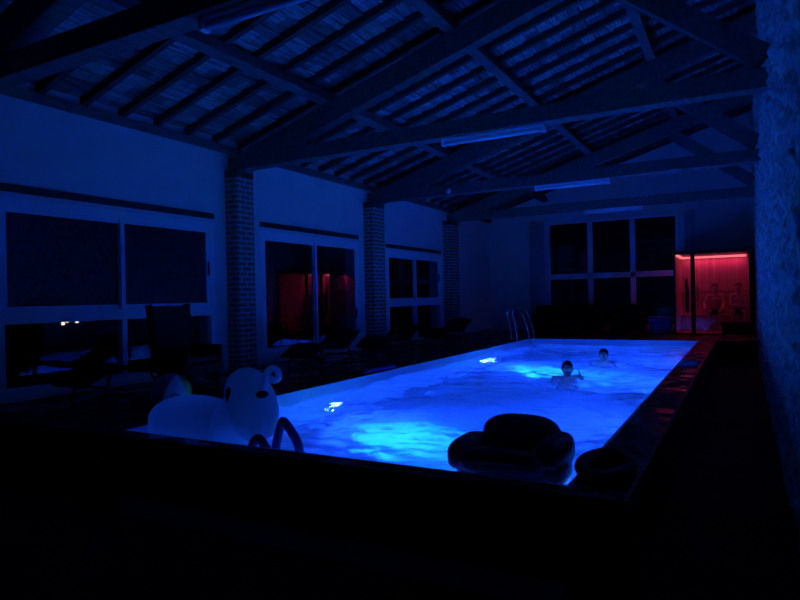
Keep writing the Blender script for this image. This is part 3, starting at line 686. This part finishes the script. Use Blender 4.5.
# ------------------------------------------------------------------ deck furniture
def lounger(label):
    t = thing('sun_lounger', label, 'sun lounger', (0, 0, 0), 'sun loungers on the left deck')
    prof = bez([(0, -0.95, 0.20), (0, -0.6, 0.34), (0, -0.25, 0.37), (0, 0.1, 0.26), (0, 0.35, 0.27), (0, 0.65, 0.40), (0, 0.92, 0.53)], 8)
    b = MB(); bm = b.bm; L1 = [bm.verts.new((-0.27, p.y, p.z)) for p in prof]; L2 = [bm.verts.new((0.27, p.y, p.z)) for p in prof]
    L3 = [bm.verts.new((-0.27, p.y, p.z-0.02)) for p in prof]; L4 = [bm.verts.new((0.27, p.y, p.z-0.02)) for p in prof]
    for i in range(len(prof)-1):
        for A, B in ((L1, L2), (L4, L3), (L3, L1), (L2, L4)): bm.faces.new((A[i], A[i+1], B[i+1], B[i]))
    b.build('sling', sling, t, True)
    for sx in (-0.29, 0.29):
        MB().tube([(sx, p.y, p.z) for p in prof], 0.02, 10).build('side_rail', black_metal, t, True)
        MB().tube(bez([(sx, -0.62, 0.33), (sx, -0.66, 0.15), (sx*1.03, -0.72, 0.0)], 6), 0.018, 10).build('leg', black_metal, t, True)
        MB().tube(bez([(sx, 0.38, 0.28), (sx, 0.45, 0.13), (sx*1.03, 0.55, 0.0)], 6), 0.018, 10).build('leg', black_metal, t, True)
    MB().tube([(-0.29, -0.66, 0.15), (0.29, -0.66, 0.15)], 0.014, 8).build('crossbar', black_metal, t, True)
    MB().tube([(-0.29, 0.45, 0.13), (0.29, 0.45, 0.13)], 0.014, 8).build('crossbar', black_metal, t, True)
    MB().ell((0, 0.80, 0.51), (0.22, 0.10, 0.05), Matrix.Rotation(0.5, 3, 'X'), 20, 12, 0.8).build('headrest', cushion_m, t, True)
    return t
l1 = lounger('dark sun lounger below the nearest window, mirrored in its glass'); l1.location = (-6.75, 5.35, DECK); l1.rotation_euler = (0, 0, 0)
for (x, y, rz, lab) in ((-6.5, 9.0, 0.15, 'dark sun lounger in front of the tall sliding window, nearer of two'), (-6.3, 11.0, 0.1, 'dark sun lounger in front of the middle brick pillar'), (-6.5, 14.2, 0.0, 'dark sun lounger below the far left window')):
    o = copy_tree(l1); o.location = (x, y, DECK); o.rotation_euler = (0, 0, rz); o['label'] = lab
t = thing('wicker_chair', 'dark high-backed wicker chair silhouetted against the nearest window', 'chair', (-5.72, 5.24, DECK))
MB().box((-6.0, 4.96, DECK+0.30), (-5.44, 5.52, DECK+0.42), 0.03).build('seat', wicker, t)
MB().bar((-5.98, 5.24, DECK+0.40), (-6.06, 5.24, DECK+1.08), 0.56, 0.07, (1, 0, 0.1), 0.025).build('backrest', wicker, t)
for yy in (4.96, 5.46): MB().box((-6.0, yy, DECK+0.42), (-5.46, yy+0.06, DECK+0.62), 0.02).build('armrest', wicker, t)
for xx in (-5.98, -5.52):
    for yy in (4.99, 5.44): MB().box((xx, yy, DECK), (xx+0.05, yy+0.05, DECK+0.30)).build('leg', wicker, t)
MB().box((-5.94, 5.01, DECK+0.42), (-5.48, 5.47, DECK+0.50), 0.03).build('cushion', cushion_m, t)
def sofa(x0, x1, y, lab, cat, nm):
    t = thing(nm, lab, cat, ((x0+x1)/2, y, DECK))
    MB().box((x0, y-0.75, DECK+0.06), (x1, y, DECK+0.34), 0.02).build('base', wicker, t)
    MB().box((x0, y-0.12, DECK+0.34), (x1, y, DECK+0.80), 0.04).build('backrest', wicker, t)
    for a in (x0, x1-0.12): MB().box((a, y-0.75, DECK+0.34), (a+0.12, y-0.12, DECK+0.58), 0.03).build('armrest', wicker, t)
    k = max(1, round((x1-x0-0.24)/0.6)); wdt = (x1-x0-0.24)/k
    for i in range(k): MB().box((x0+0.12+i*wdt+0.005, y-0.74, DECK+0.34), (x0+0.12+(i+1)*wdt-0.005, y-0.13, DECK+0.46), 0.03).build('cushion', cushion_m, t)
    for a in (x0+0.03, x1-0.08):
        for bq in (y-0.72, y-0.08): MB().box((a, bq, DECK), (a+0.05, bq+0.05, DECK+0.06)).build('foot', black_metal, t)
sofa(-5.7, -3.65, 19.3, 'dark wicker sofa below the left part of the back window', 'sofa', 'wicker_sofa')
sofa(-3.35, -2.45, 19.2, 'dark wicker armchair between the sofa and the blue cool box', 'armchair', 'wicker_armchair')
t = thing('coffee_table', 'low dark table in front of the wicker sofa', 'table', (-4.6, 17.6, DECK))
MB().box((-5.1, 17.3, DECK+0.34), (-4.1, 17.9, DECK+0.38), 0.006).build('tabletop', clad_wood, t)
for xx in (-5.06, -4.19):
    for yy in (17.34, 17.81): MB().box((xx, yy, DECK), (xx+0.05, yy+0.05, DECK+0.34)).build('leg', black_metal, t)
t = thing('cool_box', 'blue cool box on the floor just left of the sauna', 'cool box', (-2.0, 18.5, DECK))
MB().box((-2.28, 18.32, DECK), (-1.74, 18.68, DECK+0.33), 0.02).build('body', cooler_blue, t)
MB().box((-2.295, 18.305, DECK+0.33), (-1.725, 18.695, DECK+0.40), 0.02).build('lid', cooler_blue, t)
MB().tube(bez([(-2.30, 18.5, DECK+0.3), (-2.32, 18.5, DECK+0.43), (-2.01, 18.5, DECK+0.45), (-1.70, 18.5, DECK+0.43), (-1.72, 18.5, DECK+0.3)], 6), 0.012, 8).build('handle', white_pvc, t, True)

# ------------------------------------------------------------------ outside, at night
bm = bmesh.new(); gv = []
for i in range(13):
    row = []
    for k in range(9):
        x = -7.86 - 100*(i/12)**1.6; y = -30 + 120*k/8
        row.append(bm.verts.new((x, y, -0.15 - 4.0*min(1, (i/12)**1.0) + 0.2*noise.noise(Vector((x*0.05, y*0.05, 0))))))
    gv.append(row)
for i in range(12):
    for k in range(8): bm.faces.new((gv[i][k], gv[i][k+1], gv[i+1][k+1], gv[i+1][k]))
m2 = MB(); m2.bm.free(); m2.bm = bm; struct(m2.build('ground', grass_m))
HX, HY, HZ = -60.0, 39.0, -2.9
t = thing('farmhouse', 'distant farmhouse with small lit windows, seen through the nearest window', 'house', (HX, HY, HZ))
MB().box((HX-6, HY-2.2, HZ), (HX, HY+3.2, HZ+3.6)).build('walls', house_m, t)
MB().poly([(HY-2.6, HZ+3.5), (HY+3.6, HZ+3.5), (HY+0.5, HZ+5.4)], 'X', HX-6.2, HX+0.2).build('roof', raft_wood, t)
def toward(px, py):
    d = F1 + CX*((px-400)/FPX) - CY*((py-300)/FPX); return EYE + d*((HX-EYE.x)/d.x)
for (px, py, wy, wz) in ((63, 322.6, 0.17, 0.24), (67, 321.4, 0.12, 0.12), (76.8, 321.4, 0.17, 0.14)):
    p = toward(px, py); MB().box((HX, p.y-wy, p.z-wz), (HX+0.03, p.y+wy, p.z+wz)).build('lit_window', lit_m, t)
